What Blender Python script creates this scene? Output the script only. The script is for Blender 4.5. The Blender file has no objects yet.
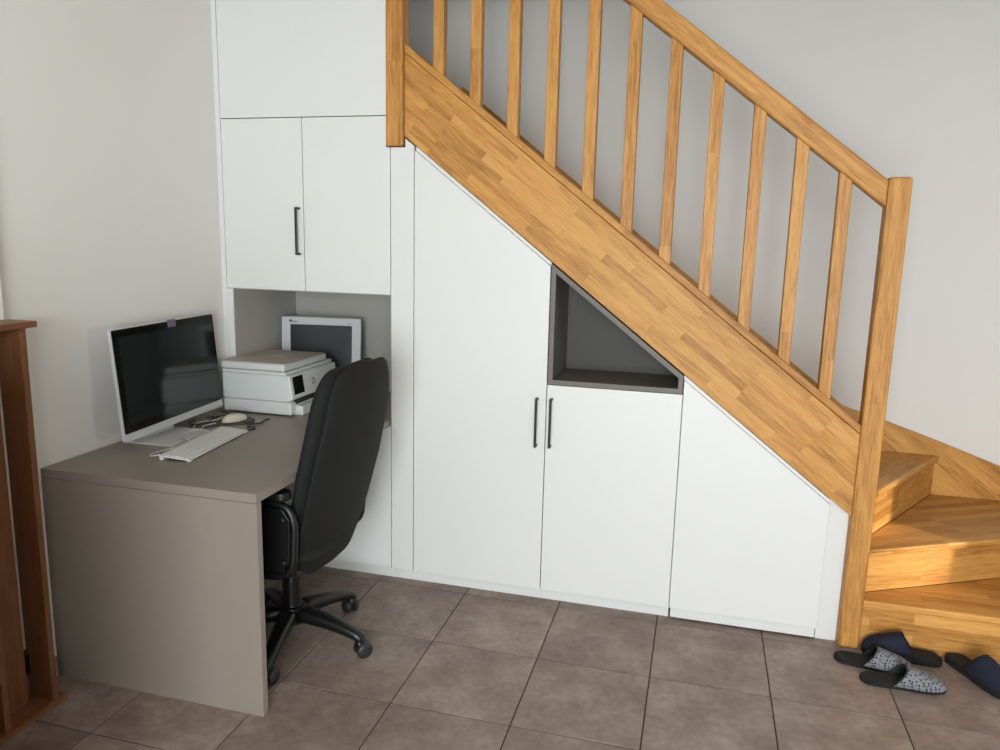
import bpy, bmesh, math, random
from mathutils import Vector, Matrix
random.seed(7)
scene = bpy.context.scene
COL = scene.collection

# ------------------------------------------------------------------ camera
cam_d = bpy.data.cameras.new('camera')
cam_d.sensor_width = 36.0
cam_d.lens = 755.56 / 1000.0 * 36.0
cam_d.clip_start = 0.05
cam = bpy.data.objects.new('camera', cam_d)
COL.objects.link(cam)
Rr = Vector((0.96556856, 0.25913763, 0.02291404))
Uu = Vector((-0.06799551, 0.16637268, 0.98371578))
Ff = Vector((-0.25110551, 0.95140308, -0.17826443))
M = Matrix((Rr, Uu, -Ff)).transposed().to_4x4()
M.translation = Vector((2.06973, -2.95142, 1.52823))
cam.matrix_world = M
scene.camera = cam

# ------------------------------------------------------------------ world, windows' daylight, exposure
world = bpy.data.worlds.new('sky')
scene.world = world
world.use_nodes = True
wn = world.node_tree.nodes
wn['Background'].inputs[0].default_value = (0.80, 0.88, 1.0, 1)
wn['Background'].inputs[1].default_value = 1.0


def area(name, loc, direction, sx, sy, power, color=(1, 1, 1)):
    d = bpy.data.lights.new(name, 'AREA')
    d.shape = 'RECTANGLE'
    d.size, d.size_y = sx, sy
    d.energy = power
    d.color = color
    o = bpy.data.objects.new(name, d)
    COL.objects.link(o)
    o.location = loc
    o.rotation_euler = Vector(direction).to_track_quat('-Z', 'Z').to_euler()
    return o


# daylight entering by the rear window and by the small window in the right-hand wall
area('rear_window_daylight', (2.4, -5.32, 1.25), (0, 1, 0), 2.4, 1.9, 125, (0.955, 1.0, 1.03))
area('side_window_daylight', (6.32, -1.83, 1.22), (-1, 0, 0), 0.46, 0.55, 12, (1.0, 0.95, 0.86))
# low sun through the small side window; its beam crosses the room onto the bottom steps
SUN_DIR = Vector((-0.862, 0.507, -0.21)).normalized()
sun_d = bpy.data.lights.new('sun', 'SUN')
sun_d.energy = 3.0
sun_d.angle = math.radians(5)
sun_d.color = (1.0, 0.90, 0.74)
sun = bpy.data.objects.new('sun', sun_d)
COL.objects.link(sun)
sun.location = (9, -4, 3)
sun.rotation_euler = SUN_DIR.to_track_quat('-Z', 'Y').to_euler()
scene.view_settings.view_transform = 'Standard'
scene.view_settings.look = 'None'
scene.view_settings.gamma = 1.0
scene.view_settings.use_curve_mapping = False
scene.view_settings.exposure = 0.66


# ------------------------------------------------------------------ material helpers
def srgb(r, g, b):
    def f(c):
        c /= 255.0
        return c / 12.92 if c <= 0.04045 else ((c + 0.055) / 1.055) ** 2.4
    return (f(r), f(g), f(b), 1.0)


def new_mat(name):
    m = bpy.data.materials.new(name)
    m.use_nodes = True
    return m, m.node_tree.nodes, m.node_tree.links, m.node_tree.nodes['Principled BSDF']


def plain(name, col, rough=0.5, var=0.04, scale=30.0, bump=0.0, metallic=0.0, spec=0.5, bscale=None):
    m, n, l, b = new_mat(name)
    tc = n.new('ShaderNodeTexCoord')
    nz = n.new('ShaderNodeTexNoise')
    nz.inputs['Scale'].default_value = scale
    nz.inputs['Detail'].default_value = 4
    l.new(tc.outputs['Object'], nz.inputs['Vector'])
    mix = n.new('ShaderNodeMix')
    mix.data_type = 'RGBA'
    mix.inputs[6].default_value = tuple(max(0, c * (1 - var)) for c in col[:3]) + (1,)
    mix.inputs[7].default_value = tuple(min(1, c * (1 + var)) for c in col[:3]) + (1,)
    l.new(nz.outputs['Fac'], mix.inputs[0])
    l.new(mix.outputs[2], b.inputs['Base Color'])
    b.inputs['Roughness'].default_value = rough
    b.inputs['Metallic'].default_value = metallic
    b.inputs['Specular IOR Level'].default_value = spec
    if bump > 0:
        nb = n.new('ShaderNodeTexNoise')
        nb.inputs['Scale'].default_value = bscale or scale * 6
        nb.inputs['Detail'].default_value = 3
        l.new(tc.outputs['Object'], nb.inputs['Vector'])
        bp = n.new('ShaderNodeBump')
        bp.inputs['Strength'].default_value = bump
        bp.inputs['Distance'].default_value = 0.002
        l.new(nb.outputs['Fac'], bp.inputs['Height'])
        l.new(bp.outputs['Normal'], b.inputs['Normal'])
    return m


def wood(name, along, across1, across2, c_dark, c_mid, c_light, stave_w=0.034, stave_l=0.31, rough=0.46, vary=0.30):
    """Laminated oak: staves running along `along`, cut lengthwise in `stave_l` pieces."""
    m, n, l, b = new_mat(name)
    tc = n.new('ShaderNodeTexCoord')
    oi = n.new('ShaderNodeObjectInfo')

    def dot(v):
        d = n.new('ShaderNodeVectorMath')
        d.operation = 'DOT_PRODUCT'
        l.new(tc.outputs['Object'], d.inputs[0])
        d.inputs[1].default_value = v
        return d.outputs['Value']

    def math_(op, a, bb):
        d = n.new('ShaderNodeMath')
        d.operation = op
        for i, x in enumerate((a, bb)):
            if isinstance(x, (int, float)):
                d.inputs[i].default_value = x
            else:
                l.new(x, d.inputs[i])
        return d.outputs[0]

    al, a1, a2 = dot(along), dot(across1), dot(across2)
    rnd = math_('MULTIPLY', oi.outputs['Random'], 7.3)
    al_r = math_('ADD', al, rnd)
    ac = math_('ADD', a1, math_('MULTIPLY', a2, 1.0))
    ac = math_('ADD', ac, rnd)
    cx = n.new('ShaderNodeCombineXYZ')
    l.new(al_r, cx.inputs[0]); l.new(ac, cx.inputs[1])
    br = n.new('ShaderNodeTexBrick')
    br.offset = 0.37; br.offset_frequency = 3; br.squash = 1.0
    br.inputs['Scale'].default_value = 1.0
    br.inputs['Mortar Size'].default_value = 0.0
    br.inputs['Brick Width'].default_value = stave_l
    br.inputs['Row Height'].default_value = stave_w
    br.inputs['Color1'].default_value = (0, 0, 0, 1)
    br.inputs['Color2'].default_value = (1, 1, 1, 1)
    l.new(cx.outputs[0], br.inputs['Vector'])
    # grain
    cg = n.new('ShaderNodeCombineXYZ')
    l.new(math_('MULTIPLY', al_r, 5.0), cg.inputs[0])
    l.new(math_('MULTIPLY', a1, 55.0), cg.inputs[1])
    l.new(math_('ADD', math_('MULTIPLY', a2, 55.0), math_('MULTIPLY', br.outputs['Color'], 9.0)), cg.inputs[2])
    g = n.new('ShaderNodeTexNoise')
    g.inputs['Scale'].default_value = 1.0
    g.inputs['Detail'].default_value = 5
    g.inputs['Roughness'].default_value = 0.7
    g.inputs['Distortion'].default_value = 0.6
    l.new(cg.outputs[0], g.inputs['Vector'])
    f = math_('ADD', math_('MULTIPLY', br.outputs['Color'], vary), math_('MULTIPLY', g.outputs['Fac'], 1.0 - vary * 0.4))
    f = math_('SUBTRACT', f, 0.18)
    cf = n.new('ShaderNodeCombineXYZ')
    l.new(math_('MULTIPLY', al_r, 14.0), cf.inputs[0])
    l.new(math_('MULTIPLY', a1, 260.0), cf.inputs[1]); l.new(math_('MULTIPLY', a2, 260.0), cf.inputs[2])
    pf = n.new('ShaderNodeTexNoise'); pf.inputs['Scale'].default_value = 1.0; pf.inputs['Detail'].default_value = 3
    l.new(cf.outputs[0], pf.inputs['Vector'])
    f = math_('ADD', f, math_('MULTIPLY', math_('SUBTRACT', pf.outputs['Fac'], 0.46), 0.55))
    ramp = n.new('ShaderNodeValToRGB')
    e = ramp.color_ramp.elements
    e[0].position, e[0].color = 0.12, c_dark
    e[1].position, e[1].color = 0.95, c_light
    k = ramp.color_ramp.elements.new(0.5); k.color = c_mid
    l.new(f, ramp.inputs[0])
    l.new(ramp.outputs[0], b.inputs['Base Color'])
    b.inputs['Roughness'].default_value = rough
    b.inputs['Specular IOR Level'].default_value = 0.3
    bp = n.new('ShaderNodeBump')
    bp.inputs['Strength'].default_value = 0.08
    bp.inputs['Distance'].default_value = 0.002
    l.new(g.outputs['Fac'], bp.inputs['Height'])
    l.new(bp.outputs['Normal'], b.inputs['Normal'])
    return m


SL = -0.7765                                    # slope of the flight
sv = Vector((1, 0, SL)).normalized()
sn = Vector((-SL, 0, 1)).normalized()
OD, OM, OL = srgb(152, 98, 44), srgb(203, 149, 78), srgb(226, 176, 104)
W_slope = wood('oak_staves_slope', tuple(sv), tuple(sn), (0, 1, 0), OD, OM, OL)
W_vert = wood('oak_upright', (0, 0, 1), (1, 0, 0), (0, 1, 0), OD, OM, OL, 0.05, 0.9, vary=0.18)
W_rail = wood('oak_rail', tuple(sv), tuple(sn), (0, 1, 0), OD, OM, OL, 0.2, 1.6, vary=0.15)
W_x = wood('oak_staves_level', (1, 0, 0), (0, 1, 0), (0, 0, 1), OD, OM, OL, 0.045, 0.42)
W_y = wood('oak_staves_cross', (0.35, 0.94, 0), (0.94, -0.35, 0), (0, 0, 1), OD, OM, OL, 0.045, 0.42)
CD, CM, CL = srgb(112, 72, 46), srgb(134, 90, 60), srgb(154, 108, 74)
W_red = wood('reddish_pine', (0, 0, 1), (1, 0, 0), (0, 1, 0), CD, CM, CL, 0.12, 3.0, 0.42, vary=0.2)
W_redy = wood('reddish_pine_level', (0, 1, 0), (1, 0, 0), (0, 0, 1), CD, CM, CL, 0.12, 3.0, 0.38, vary=0.2)

M_wall = plain('painted_wall', srgb(229, 228, 223), 0.9, 0.012, 3.0, 0.15, bscale=160)
M_wall2 = plain('rear_wall_paint', srgb(176, 172, 164), 0.9, 0.012, 3.0)
M_ceil = plain('ceiling_paint', srgb(205, 203, 198), 0.9, 0.01, 3.0)
M_white = plain('white_laminate', srgb(226, 227, 224), 0.42, 0.008, 5.0, 0.03, bscale=400)
M_carc = plain('white_carcass', srgb(226, 226, 222), 0.55, 0.01, 5.0)
M_dark = plain('gap_dark', srgb(60, 58, 55), 0.8, 0.05, 20)
M_taupe = plain('taupe_laminate', srgb(142, 133, 122), 0.45, 0.03, 14.0, 0.06, bscale=300)
M_nicheshade = plain('shaded_back_board', srgb(82, 81, 76), 0.7, 0.03, 14.0)  # same niche board darkened; the recess shade is put into its colour
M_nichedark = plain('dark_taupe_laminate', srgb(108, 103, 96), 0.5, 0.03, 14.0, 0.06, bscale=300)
M_niche = plain('grey_laminate', srgb(176, 174, 167), 0.6, 0.02, 14.0, 0.05, bscale=300)
M_black = plain('black_metal', srgb(28, 28, 29), 0.4, 0.1, 40)
M_blackplastic = plain('black_plastic', srgb(14, 15, 15), 0.38, 0.1, 60)
M_fabric = plain('black_upholstery', srgb(22, 23, 23), 0.8, 0.12, 90, 0.35, bscale=900, spec=0.35)
M_castor = plain('castor_grey', srgb(40, 41, 42), 0.45, 0.1, 40)
M_screen = plain('dark_glass', srgb(32, 37, 38), 0.08, 0.03, 3)
M_bezel = plain('black_bezel', srgb(10, 11, 12), 0.12, 0.03, 3)
M_silver = plain('silver_plastic', srgb(206, 207, 207), 0.35, 0.02, 10)
M_lcdscr = plain('matt_dark_screen', srgb(38, 41, 42), 0.35, 0.05, 4)
M_pwhite = plain('printer_white', srgb(214, 217, 215), 0.42, 0.015, 8)
M_pbeige = plain('printer_beige_lid', srgb(190, 178, 162), 0.5, 0.03, 8)
M_key = plain('keyboard_white', srgb(226, 226, 222), 0.45, 0.01, 20)
M_keygap = plain('keyboard_gap', srgb(168, 167, 162), 0.6, 0.03, 20)
M_cream = plain('mouse_cream', srgb(222, 215, 196), 0.35, 0.02, 20)
M_purple = plain('purple_paper', srgb(112, 98, 122), 0.8, 0.06, 60)
M_cablew = plain('white_cable', srgb(206, 204, 198), 0.5, 0.03, 30)
M_cableb = plain('dark_cable', srgb(34, 33, 33), 0.5, 0.05, 30)
M_darkmat = plain('dark_mat', srgb(92, 85, 77), 0.8, 0.1, 60)
M_grout = plain('grout', srgb(70, 57, 50), 0.9, 0.08, 40)
M_sole = plain('black_sole', srgb(16, 17, 18), 0.8, 0.15, 80, 0.2)
M_insole = plain('dark_insole', srgb(30, 32, 32), 0.85, 0.12, 80, 0.3)
M_navy = plain('navy_felt', srgb(27, 32, 50), 0.9, 0.15, 120, 0.4)
M_frame = plain('white_frame_paint', srgb(244, 244, 242), 0.4, 0.01, 5)
M_markgrey = plain('print_grey', srgb(70, 72, 74), 0.6, 0.02, 10)
M_marklight = plain('print_light', srgb(232, 226, 216), 0.6, 0.02, 10)


def tile_mat():
    m, n, l, b = new_mat('floor_tile')
    tc = n.new('ShaderNodeTexCoord'); oi = n.new('ShaderNodeObjectInfo')
    off = n.new('ShaderNodeVectorMath'); off.operation = 'MULTIPLY_ADD'
    cmb = n.new('ShaderNodeCombineXYZ')
    l.new(oi.outputs['Random'], cmb.inputs[0]); l.new(oi.outputs['Random'], cmb.inputs[2])
    off.inputs[1].default_value = (31, 17, 23)
    l.new(cmb.outputs[0], off.inputs[0]); l.new(tc.outputs['Object'], off.inputs[2])
    a = n.new('ShaderNodeTexNoise'); a.inputs['Scale'].default_value = 5.5; a.inputs['Detail'].default_value = 6; a.inputs['Roughness'].default_value = 0.6
    c = n.new('ShaderNodeTexNoise'); c.inputs['Scale'].default_value = 38; c.inputs['Detail'].default_value = 4
    l.new(off.outputs[0], a.inputs['Vector']); l.new(off.outputs[0], c.inputs['Vector'])
    mx = n.new('ShaderNodeMix'); mx.data_type = 'FLOAT'
    mx.inputs[0].default_value = 0.3
    l.new(a.outputs['Fac'], mx.inputs[2]); l.new(c.outputs['Fac'], mx.inputs[3])
    r = n.new('ShaderNodeValToRGB')
    e = r.color_ramp.elements
    e[0].position, e[0].color = 0.34, srgb(122, 104, 95)
    e[1].position, e[1].color = 0.68, srgb(170, 154, 142)
    k = e.new(0.5); k.color = srgb(144, 127, 117)
    l.new(mx.outputs[0], r.inputs[0])
    hs = n.new('ShaderNodeHueSaturation')
    mr = n.new('ShaderNodeMapRange')
    mr.inputs[3].default_value = 0.94; mr.inputs[4].default_value = 1.06
    l.new(oi.outputs['Random'], mr.inputs[0]); l.new(mr.outputs[0], hs.inputs['Value'])
    l.new(r.outputs[0], hs.inputs['Color']); l.new(hs.outputs[0], b.inputs['Base Color'])
    b.inputs['Roughness'].default_value = 0.5
    bp = n.new('ShaderNodeBump'); bp.inputs['Strength'].default_value = 0.08; bp.inputs['Distance'].default_value = 0.003
    l.new(c.outputs['Fac'], bp.inputs['Height']); l.new(bp.outputs['Normal'], b.inputs['Normal'])
    return m


M_tile = tile_mat()


def knit_mat():
    m, n, l, b = new_mat('grey_knit')
    tc = n.new('ShaderNodeTexCoord')
    mp = n.new('ShaderNodeMapping'); mp.inputs['Scale'].default_value = (95, 125, 105)
    mp.inputs['Rotation'].default_value = (0, 0, 0.5)
    l.new(tc.outputs['Object'], mp.inputs[0])
    v = n.new('ShaderNodeTexVoronoi'); v.inputs['Scale'].default_value = 1.0; v.inputs['Randomness'].default_value = 0.35
    l.new(mp.outputs[0], v.inputs['Vector'])
    w = n.new('ShaderNodeTexWave'); w.inputs['Scale'].default_value = 85; w.inputs['Distortion'].default_value = 1.5
    l.new(tc.outputs['Object'], w.inputs['Vector'])
    r = n.new('ShaderNodeValToRGB'); e = r.color_ramp.elements
    e[0].position, e[0].color = 0.30, srgb(44, 47, 54)
    e[1].position, e[1].color = 0.44, srgb(142, 146, 152)
    l.new(v.outputs['Distance'], r.inputs[0])
    mx = n.new('ShaderNodeMix'); mx.data_type = 'RGBA'; mx.blend_type = 'MULTIPLY'; mx.inputs[0].default_value = 0.35
    l.new(r.outputs[0], mx.inputs[6]); l.new(w.outputs['Color'], mx.inputs[7])
    l.new(mx.outputs[2], b.inputs['Base Color'])
    b.inputs['Roughness'].default_value = 0.9
    return m


M_knit = knit_mat()

# ------------------------------------------------------------------ geometry helpers
def T(root):
    return root.location.copy() if root is not None else Vector((0, 0, 0))


def empty(name, loc, label, cat, group=None):
    o = bpy.data.objects.new(name, None)
    o.empty_display_size = 0.1
    COL.objects.link(o)
    o.location = loc
    tag(o, label, cat, group)
    return o


def tag(o, label=None, cat=None, group=None, kind=None):
    if label: o['label'] = label
    if cat: o['category'] = cat
    if group: o['group'] = group
    if kind: o['kind'] = kind
    return o


def root_of(p):
    v = Vector((0, 0, 0))
    while p is not None:
        v += p.location
        p = p.parent
    return v


def link(name, bm, mat, parent=None, origin=None, smooth=False, bevel=0.0, label=None):
    """World-space bmesh -> one mesh object; the object's origin sits at its parent's base (or `origin`)."""
    org = Vector(origin) if origin is not None else root_of(parent)
    bmesh.ops.translate(bm, verts=bm.verts, vec=-org)
    bmesh.ops.recalc_face_normals(bm, faces=bm.faces)
    me = bpy.data.meshes.new(name)
    bm.to_mesh(me); bm.free()
    me.materials.append(mat)
    if smooth:
        for p in me.polygons: p.use_smooth = True
    o = bpy.data.objects.new(name, me)
    COL.objects.link(o)
    o.location = org - root_of(parent) if parent is not None else org
    if parent is not None: o.parent = parent
    if bevel > 0:
        b = o.modifiers.new('edge', 'BEVEL')
        b.width = bevel; b.segments = 2; b.limit_method = 'ANGLE'; b.angle_limit = 0.6
    if label: o['label'] = label
    return o


def bbox(bm, x0, x1, y0, y1, z0, z1):
    vs = [bm.verts.new(v) for v in ((x0, y0, z0), (x1, y0, z0), (x1, y1, z0), (x0, y1, z0), (x0, y0, z1), (x1, y0, z1), (x1, y1, z1), (x0, y1, z1))]
    for f in ((0, 3, 2, 1), (4, 5, 6, 7), (0, 1, 5, 4), (1, 2, 6, 5), (2, 3, 7, 6), (3, 0, 4, 7)):
        bm.faces.new([vs[i] for i in f])
    return bm


def box(x0, x1, y0, y1, z0, z1):
    return bbox(bmesh.new(), x0, x1, y0, y1, z0, z1)


def prism(poly, axis, a, b, bm=None):
    """poly: 2-D outline; axis 'y' -> outline in xz extruded from y=a to y=b; 'z' -> outline in xy; 'x' -> yz."""
    bm = bm or bmesh.new()
    def P(p, t):
        return {'y': (p[0], t, p[1]), 'z': (p[0], p[1], t), 'x': (t, p[0], p[1])}[axis]
    A = [bm.verts.new(P(p, a)) for p in poly]
    B = [bm.verts.new(P(p, b)) for p in poly]
    n = len(poly)
    bm.faces.new(A); bm.faces.new(B[::-1])
    for i in range(n):
        bm.faces.new([A[i], B[i], B[(i + 1) % n], A[(i + 1) % n]])
    return bm


def tube(pts, rad, seg=10, bm=None, closed=False, cap=True):
    bm = bm or bmesh.new()
    pts = [Vector(p) for p in pts]
    n = len(pts)
    rads = rad if isinstance(rad, (list, tuple)) else [rad] * n
    rings = []
    ref = Vector((0.13, 0.31, 0.94)).normalized()
    for i in range(n):
        t = (pts[min(i + 1, n - 1)] - pts[max(i - 1, 0)])
        if closed: t = pts[(i + 1) % n] - pts[i - 1]
        t.normalize()
        a = t.cross(ref)
        if a.length < 1e-3: a = t.cross(Vector((1, 0, 0)))
        a.normalize(); b = t.cross(a).normalized()
        rings.append([bm.verts.new(pts[i] + rads[i] * (math.cos(2 * math.pi * k / seg) * a + math.sin(2 * math.pi * k / seg) * b)) for k in range(seg)])
    for i in range(n if closed else n - 1):
        r0, r1 = rings[i], rings[(i + 1) % n]
        for k in range(seg):
            bm.faces.new([r0[k], r0[(k + 1) % seg], r1[(k + 1) % seg], r1[k]])
    if cap and not closed:
        bm.faces.new(rings[0][::-1]); bm.faces.new(rings[-1])
    return bm


def spline(ctrl, n=8):
    """Catmull-Rom through the control points."""
    c = [Vector(p) for p in ctrl]
    c = [c[0] * 2 - c[1]] + c + [c[-1] * 2 - c[-2]]
    out = []
    for i in range(1, len(c) - 2):
        for k in range(n):
            t = k / n
            p0, p1, p2, p3 = c[i - 1], c[i], c[i + 1], c[i + 2]
            out.append(0.5 * ((2 * p1) + (p2 - p0) * t + (2 * p0 - 5 * p1 + 4 * p2 - p3) * t * t + (3 * p1 - p0 - 3 * p2 + p3) * t ** 3))
    out.append(c[-2])
    return out


def lathe(prof, center, axis='z', seg=20, bm=None):
    """prof: list of (radius, height)."""
    bm = bm or bmesh.new()
    c = Vector(center)
    rings = []
    for r, h in prof:
        ring = []
        for k in range(seg):
            a = 2 * math.pi * k / seg
            u, v = max(r, 1e-4) * math.cos(a), max(r, 1e-4) * math.sin(a)
            ring.append(bm.verts.new(c + {'z': Vector((u, v, h)), 'y': Vector((u, h, v)), 'x': Vector((h, u, v))}[axis]))
        rings.append(ring)
    for i in range(len(rings) - 1):
        for k in range(seg):
            bm.faces.new([rings[i][k], rings[i][(k + 1) % seg], rings[i + 1][(k + 1) % seg], rings[i + 1][k]])
    bm.faces.new(rings[0][::-1]); bm.faces.new(rings[-1])
    return bm


def rrect(w, h, r, seg=5):
    pts = []
    for cx, cy, a0 in ((w / 2 - r, h / 2 - r, 0), (-w / 2 + r, h / 2 - r, 90), (-w / 2 + r, -h / 2 + r, 180), (w / 2 - r, -h / 2 + r, 270)):
        for k in range(seg + 1):
            a = math.radians(a0 + 90 * k / seg)
            pts.append((cx + r * math.cos(a), cy + r * math.sin(a)))
    return pts


def struct(name, bm, mat, label=None, parent=None, bevel=0.0):
    o = link(name, bm, mat, parent, bevel=bevel)
    if parent is None:
        o['kind'] = 'structure'
        if label: o['label'] = label
    return o


# ------------------------------------------------------------------ the room
XR, YB, YF, XE, ZC = 3.62, 0.925, -5.4, 6.4, 2.56
TS, TX, TY = 0.41, 1.161, -0.0168
floor = struct('floor', box(-0.1, XE, YF, YB, -0.06, -0.003), M_grout, 'grey-brown square tiled floor with thin dark joints')
ti_me = None
tg = 0.0046
for j in range(-1, 9):
    for i in range(-3, 8):
        x0, x1 = TX + i * TS + tg / 2, TX + (i + 1) * TS - tg / 2
        y1, y0 = TY - j * TS - tg / 2, TY - (j + 1) * TS + tg / 2
        if x1 < 0.02: continue
        w = x1 - x0; h = y1 - y0
        cut = x0 < 0.001
        if cut: x0 = 0.001; w = x1 - x0
        bm = None
        if ti_me is None or cut:
            bm = bmesh.new(); d = 0.0012
            b = [bm.verts.new(v) for v in ((0, 0, -0.006), (w, 0, -0.006), (w, h, -0.006), (0, h, -0.006))]
            c = [bm.verts.new(v) for v in ((0, 0, -d), (w, 0, -d), (w, h, -d), (0, h, -d))]
            t = [bm.verts.new(v) for v in ((d, d, 0), (w - d, d, 0), (w - d, h - d, 0), (d, h - d, 0))]
            bm.faces.new(t)
            for k in range(4):
                q = (k + 1) % 4
                bm.faces.new([b[k], b[q], c[q], c[k]]); bm.faces.new([c[k], c[q], t[q], t[k]])
            me = bpy.data.meshes.new('tile'); bm.to_mesh(me); bm.free(); me.materials.append(M_tile)
            if not cut: ti_me = me
        else:
            me = ti_me
        o = bpy.data.objects.new('tile', me); COL.objects.link(o); o.parent = floor
        o.location = (x0, y0, 0)

WT = 4.3
struct('wall_left', box(-0.12, 0, YF, YB, -0.06, WT), M_wall, 'pale painted wall on the left')
struct('wall_back', box(-0.12, XR + 0.12, YB, YB + 0.12, -0.06, WT), M_wall, 'pale painted wall behind the staircase')
struct('wall_right', box(XR, XR + 0.12, 0.0, YB, -0.06, WT), M_wall)
struct('wall_stairwell', box(-0.12, XR + 0.12, -0.02, 0.0, ZC, WT), M_wall)
struct('wall_corner', box(XR + 0.12, XE + 0.12, 0.0, 0.12, -0.06, ZC + 0.1), M_wall)
struct('ceiling', box(-0.12, XE + 0.12, YF, 0.0, ZC, ZC + 0.08), M_ceil)
struct('ceiling_stairwell', box(-0.12, XR + 0.12, 0.0, YB + 0.12, WT, WT + 0.08), M_ceil)


def wall_hole(name, axis, pos0, pos1, a0, a1, h0, h1, z0, z1):
    bm = bmesh.new()
    for (p, q, r, s) in ((a0, h0, -0.06, ZC + 0.1), (h1, a1, -0.06, ZC + 0.1), (h0, h1, -0.06, z0), (h0, h1, z1, ZC + 0.1)):
        if axis == 'y': bbox(bm, p, q, pos0, pos1, r, s)
        else: bbox(bm, pos0, pos1, p, q, r, s)
    return struct(name, bm, M_wall2)


wall_hole('wall_rear', 'y', YF - 0.12, YF, -0.12, XE + 0.12, 1.2, 3.6, 0.28, 2.22)
wall_hole('wall_side', 'x', XE, XE + 0.12, YF, 0.0, -2.06, -1.58, 0.98, 1.50)


def window(name, axis, pos, h0, h1, z0, z1, n):
    bm = bmesh.new(); t = 0.06 if n > 1 else 0.02
    segs = [(h0, h0 + t, z0, z1), (h1 - t, h1, z0, z1), (h0 + t, h1 - t, z0, z0 + t), (h0 + t, h1 - t, z1 - t, z1)]
    for k in range(1, n):
        c = h0 + (h1 - h0) * k / n
        segs.append((c - t / 2, c + t / 2, z0 + t, z1 - t))
    for a, b, c, d in segs:
        if axis == 'y': bbox(bm, a, b, pos - 0.03, pos + 0.03, c, d)
        else: bbox(bm, pos - 0.03, pos + 0.03, a, b, c, d)
    return struct(name, bm, M_frame)


window('window_1', 'y', YF - 0.06, 1.2, 3.6, 0.28, 2.22, 3)
window('window_2', 'x', XE + 0.06, -2.06, -1.58, 0.98, 1.50, 1)
# tiled skirting on the left wall, and the white casing just entering the frame
struct('baseboard_left', box(0.0, 0.009, -2.6, -1.03, 0.0, 0.075), M_tile, bevel=0.002)
struct('trim_1', box(0.0, 0.03, -1.27, -1.130, 1.0, 2.25), M_frame, 'bright white casing on the left wall behind the wooden shelf', bevel=0.003)

# ------------------------------------------------------------------ the staircase
stair = empty('staircase', (2.706, 0.03, 0.0), 'light oak staircase with spindle balustrade and winding bottom steps', 'staircase')
def ztop(x): return 2.270 + SL * (x - 0.878)
def zbot(x): return 1.913 + SL * (x - 0.882)
XA, XB = 0.867, 2.668
capz = 0.036
link('outer_string', prism([(XA, zbot(XA)), (XB, zbot(XB)), (XB, ztop(XB) - capz), (XA, ztop(XA) - capz)], 'y', 0.01, 0.05), W_slope, stair, bevel=0.002)
link('string_capping', prism([(XA, ztop(XA) - capz + 0.002), (XB, ztop(XB) - capz + 0.002), (XB, ztop(XB)), (XA, ztop(XA))], 'y', 0.004, 0.056), W_rail, stair, bevel=0.004)


def newel(x0, x1, y0, y1, z0, z1, rt, rb):
    bm = box(x0, x1, y0, y1, z0, z1)
    return link('newel_post', bm, W_vert, stair, bevel=0.009)


newel(2.668, 2.745, -0.002, 0.066, 0.0, 1.768, 1, 0)
newel(0.793, 0.867, -0.014, 0.064, 1.884, 2.553, 0, 1)
rt = lambda x: 1.757 + -0.7735 * (x - 2.668)
rb = lambda x: rt(x) - 0.093
link('handrail', prism([(XA, rb(XA)), (XB, rb(XB)), (XB, rt(XB)), (XA, rt(XA))], 'y', -0.002, 0.058), W_rail, stair, bevel=0.008)
bw = 0.022
for k in range(11):
    x = 1.009 + 0.1523 * k
    a, b = x - bw, x + bw
    link('baluster', prism([(a, ztop(a) - 0.002), (b, ztop(b) - 0.002), (b, rb(b) + 0.002), (a, rb(a) + 0.002)], 'y', 0.0085, 0.0515), W_vert, stair, bevel=0.003)
# string fixed to the back wall: steep along the flight, flattening over the winders
ws_top = [(0.82, ztop(0.82) - 0.033), (2.70, ztop(2.70) - 0.033), (2.76, 0.772), (2.85, 0.745), (2.953, 0.715), (3.2, 0.632), (3.453, 0.541), (XR, 0.48)]
ws_bot = [(XR, 0.02), (3.1, 0.02), (2.6, 0.40), (0.82, ztop(0.82) - 0.36)]
link('wall_string', prism(ws_top + ws_bot, 'y', 0.898, YB), W_slope, stair, bevel=0.002)
link('side_string', prism([(0.02, 0.0), (0.898, 0.0), (0.898, 0.48), (0.02, 0.34)], 'x', XR - 0.025, XR), W_y, stair, bevel=0.002)
XS = XR - 0.025
d2, d3 = Vector((1, 0.5506, 0)).normalized(), Vector((0.401, 0.678, 0)).normalized()
W_t2 = wood('oak_second_step', tuple(d2), (-d2.y, d2.x, 0), (0, 0, 1), OD, OM, OL, 0.045, 0.42)
W_t3 = wood('oak_third_step', tuple(d3), (-d3.y, d3.x, 0), (0, 0, 1), OD, OM, OL, 0.045, 0.42)
TH = 0.027
ov = 0.036
# winder nosings (2-D lines on plan)
n2a, n2d = Vector((2.763, 0.068)), Vector((1, 0.5506)).normalized()
n3a, n3d = Vector((2.802, 0.229)), Vector((0.401, 0.678)).normalized()
def at_x(p, d, x): return (x, p.y + d.y * (x - p.x) / d.x)
def at_y(p, d, y): return (p.x + d.x * (y - p.y) / d.y, y)
def perp(d): return Vector((-d.y, d.x))
n2b = n2a + perp(n2d) * ov
n3b = n3a + perp(n3d) * 0.014
WY = 0.898
YS = 0.0505
def tread(poly, z, mat): return link('tread', prism(poly, 'z', z - TH, z), mat, stair, bevel=0.006)
tread([(2.7455, 0.030), (XS, 0.030), at_x(n2b, n2d, XS), at_x(n2b, n2d, 2.7455)], 0.19, W_x)
tread([at_x(n2a, n2d, 2.7455), at_x(n2a, n2d, XS), (XS, WY), at_y(n3b, n3d, WY), at_x(n3b, n3d, 2.7455)], 0.38, W_t2)
tread([at_x(n3a, n3d, 2.7455), at_y(n3a, n3d, WY), (2.70, WY), (2.70, 0.0665), (2.7455, 0.0665)], 0.57, W_t3)
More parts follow.
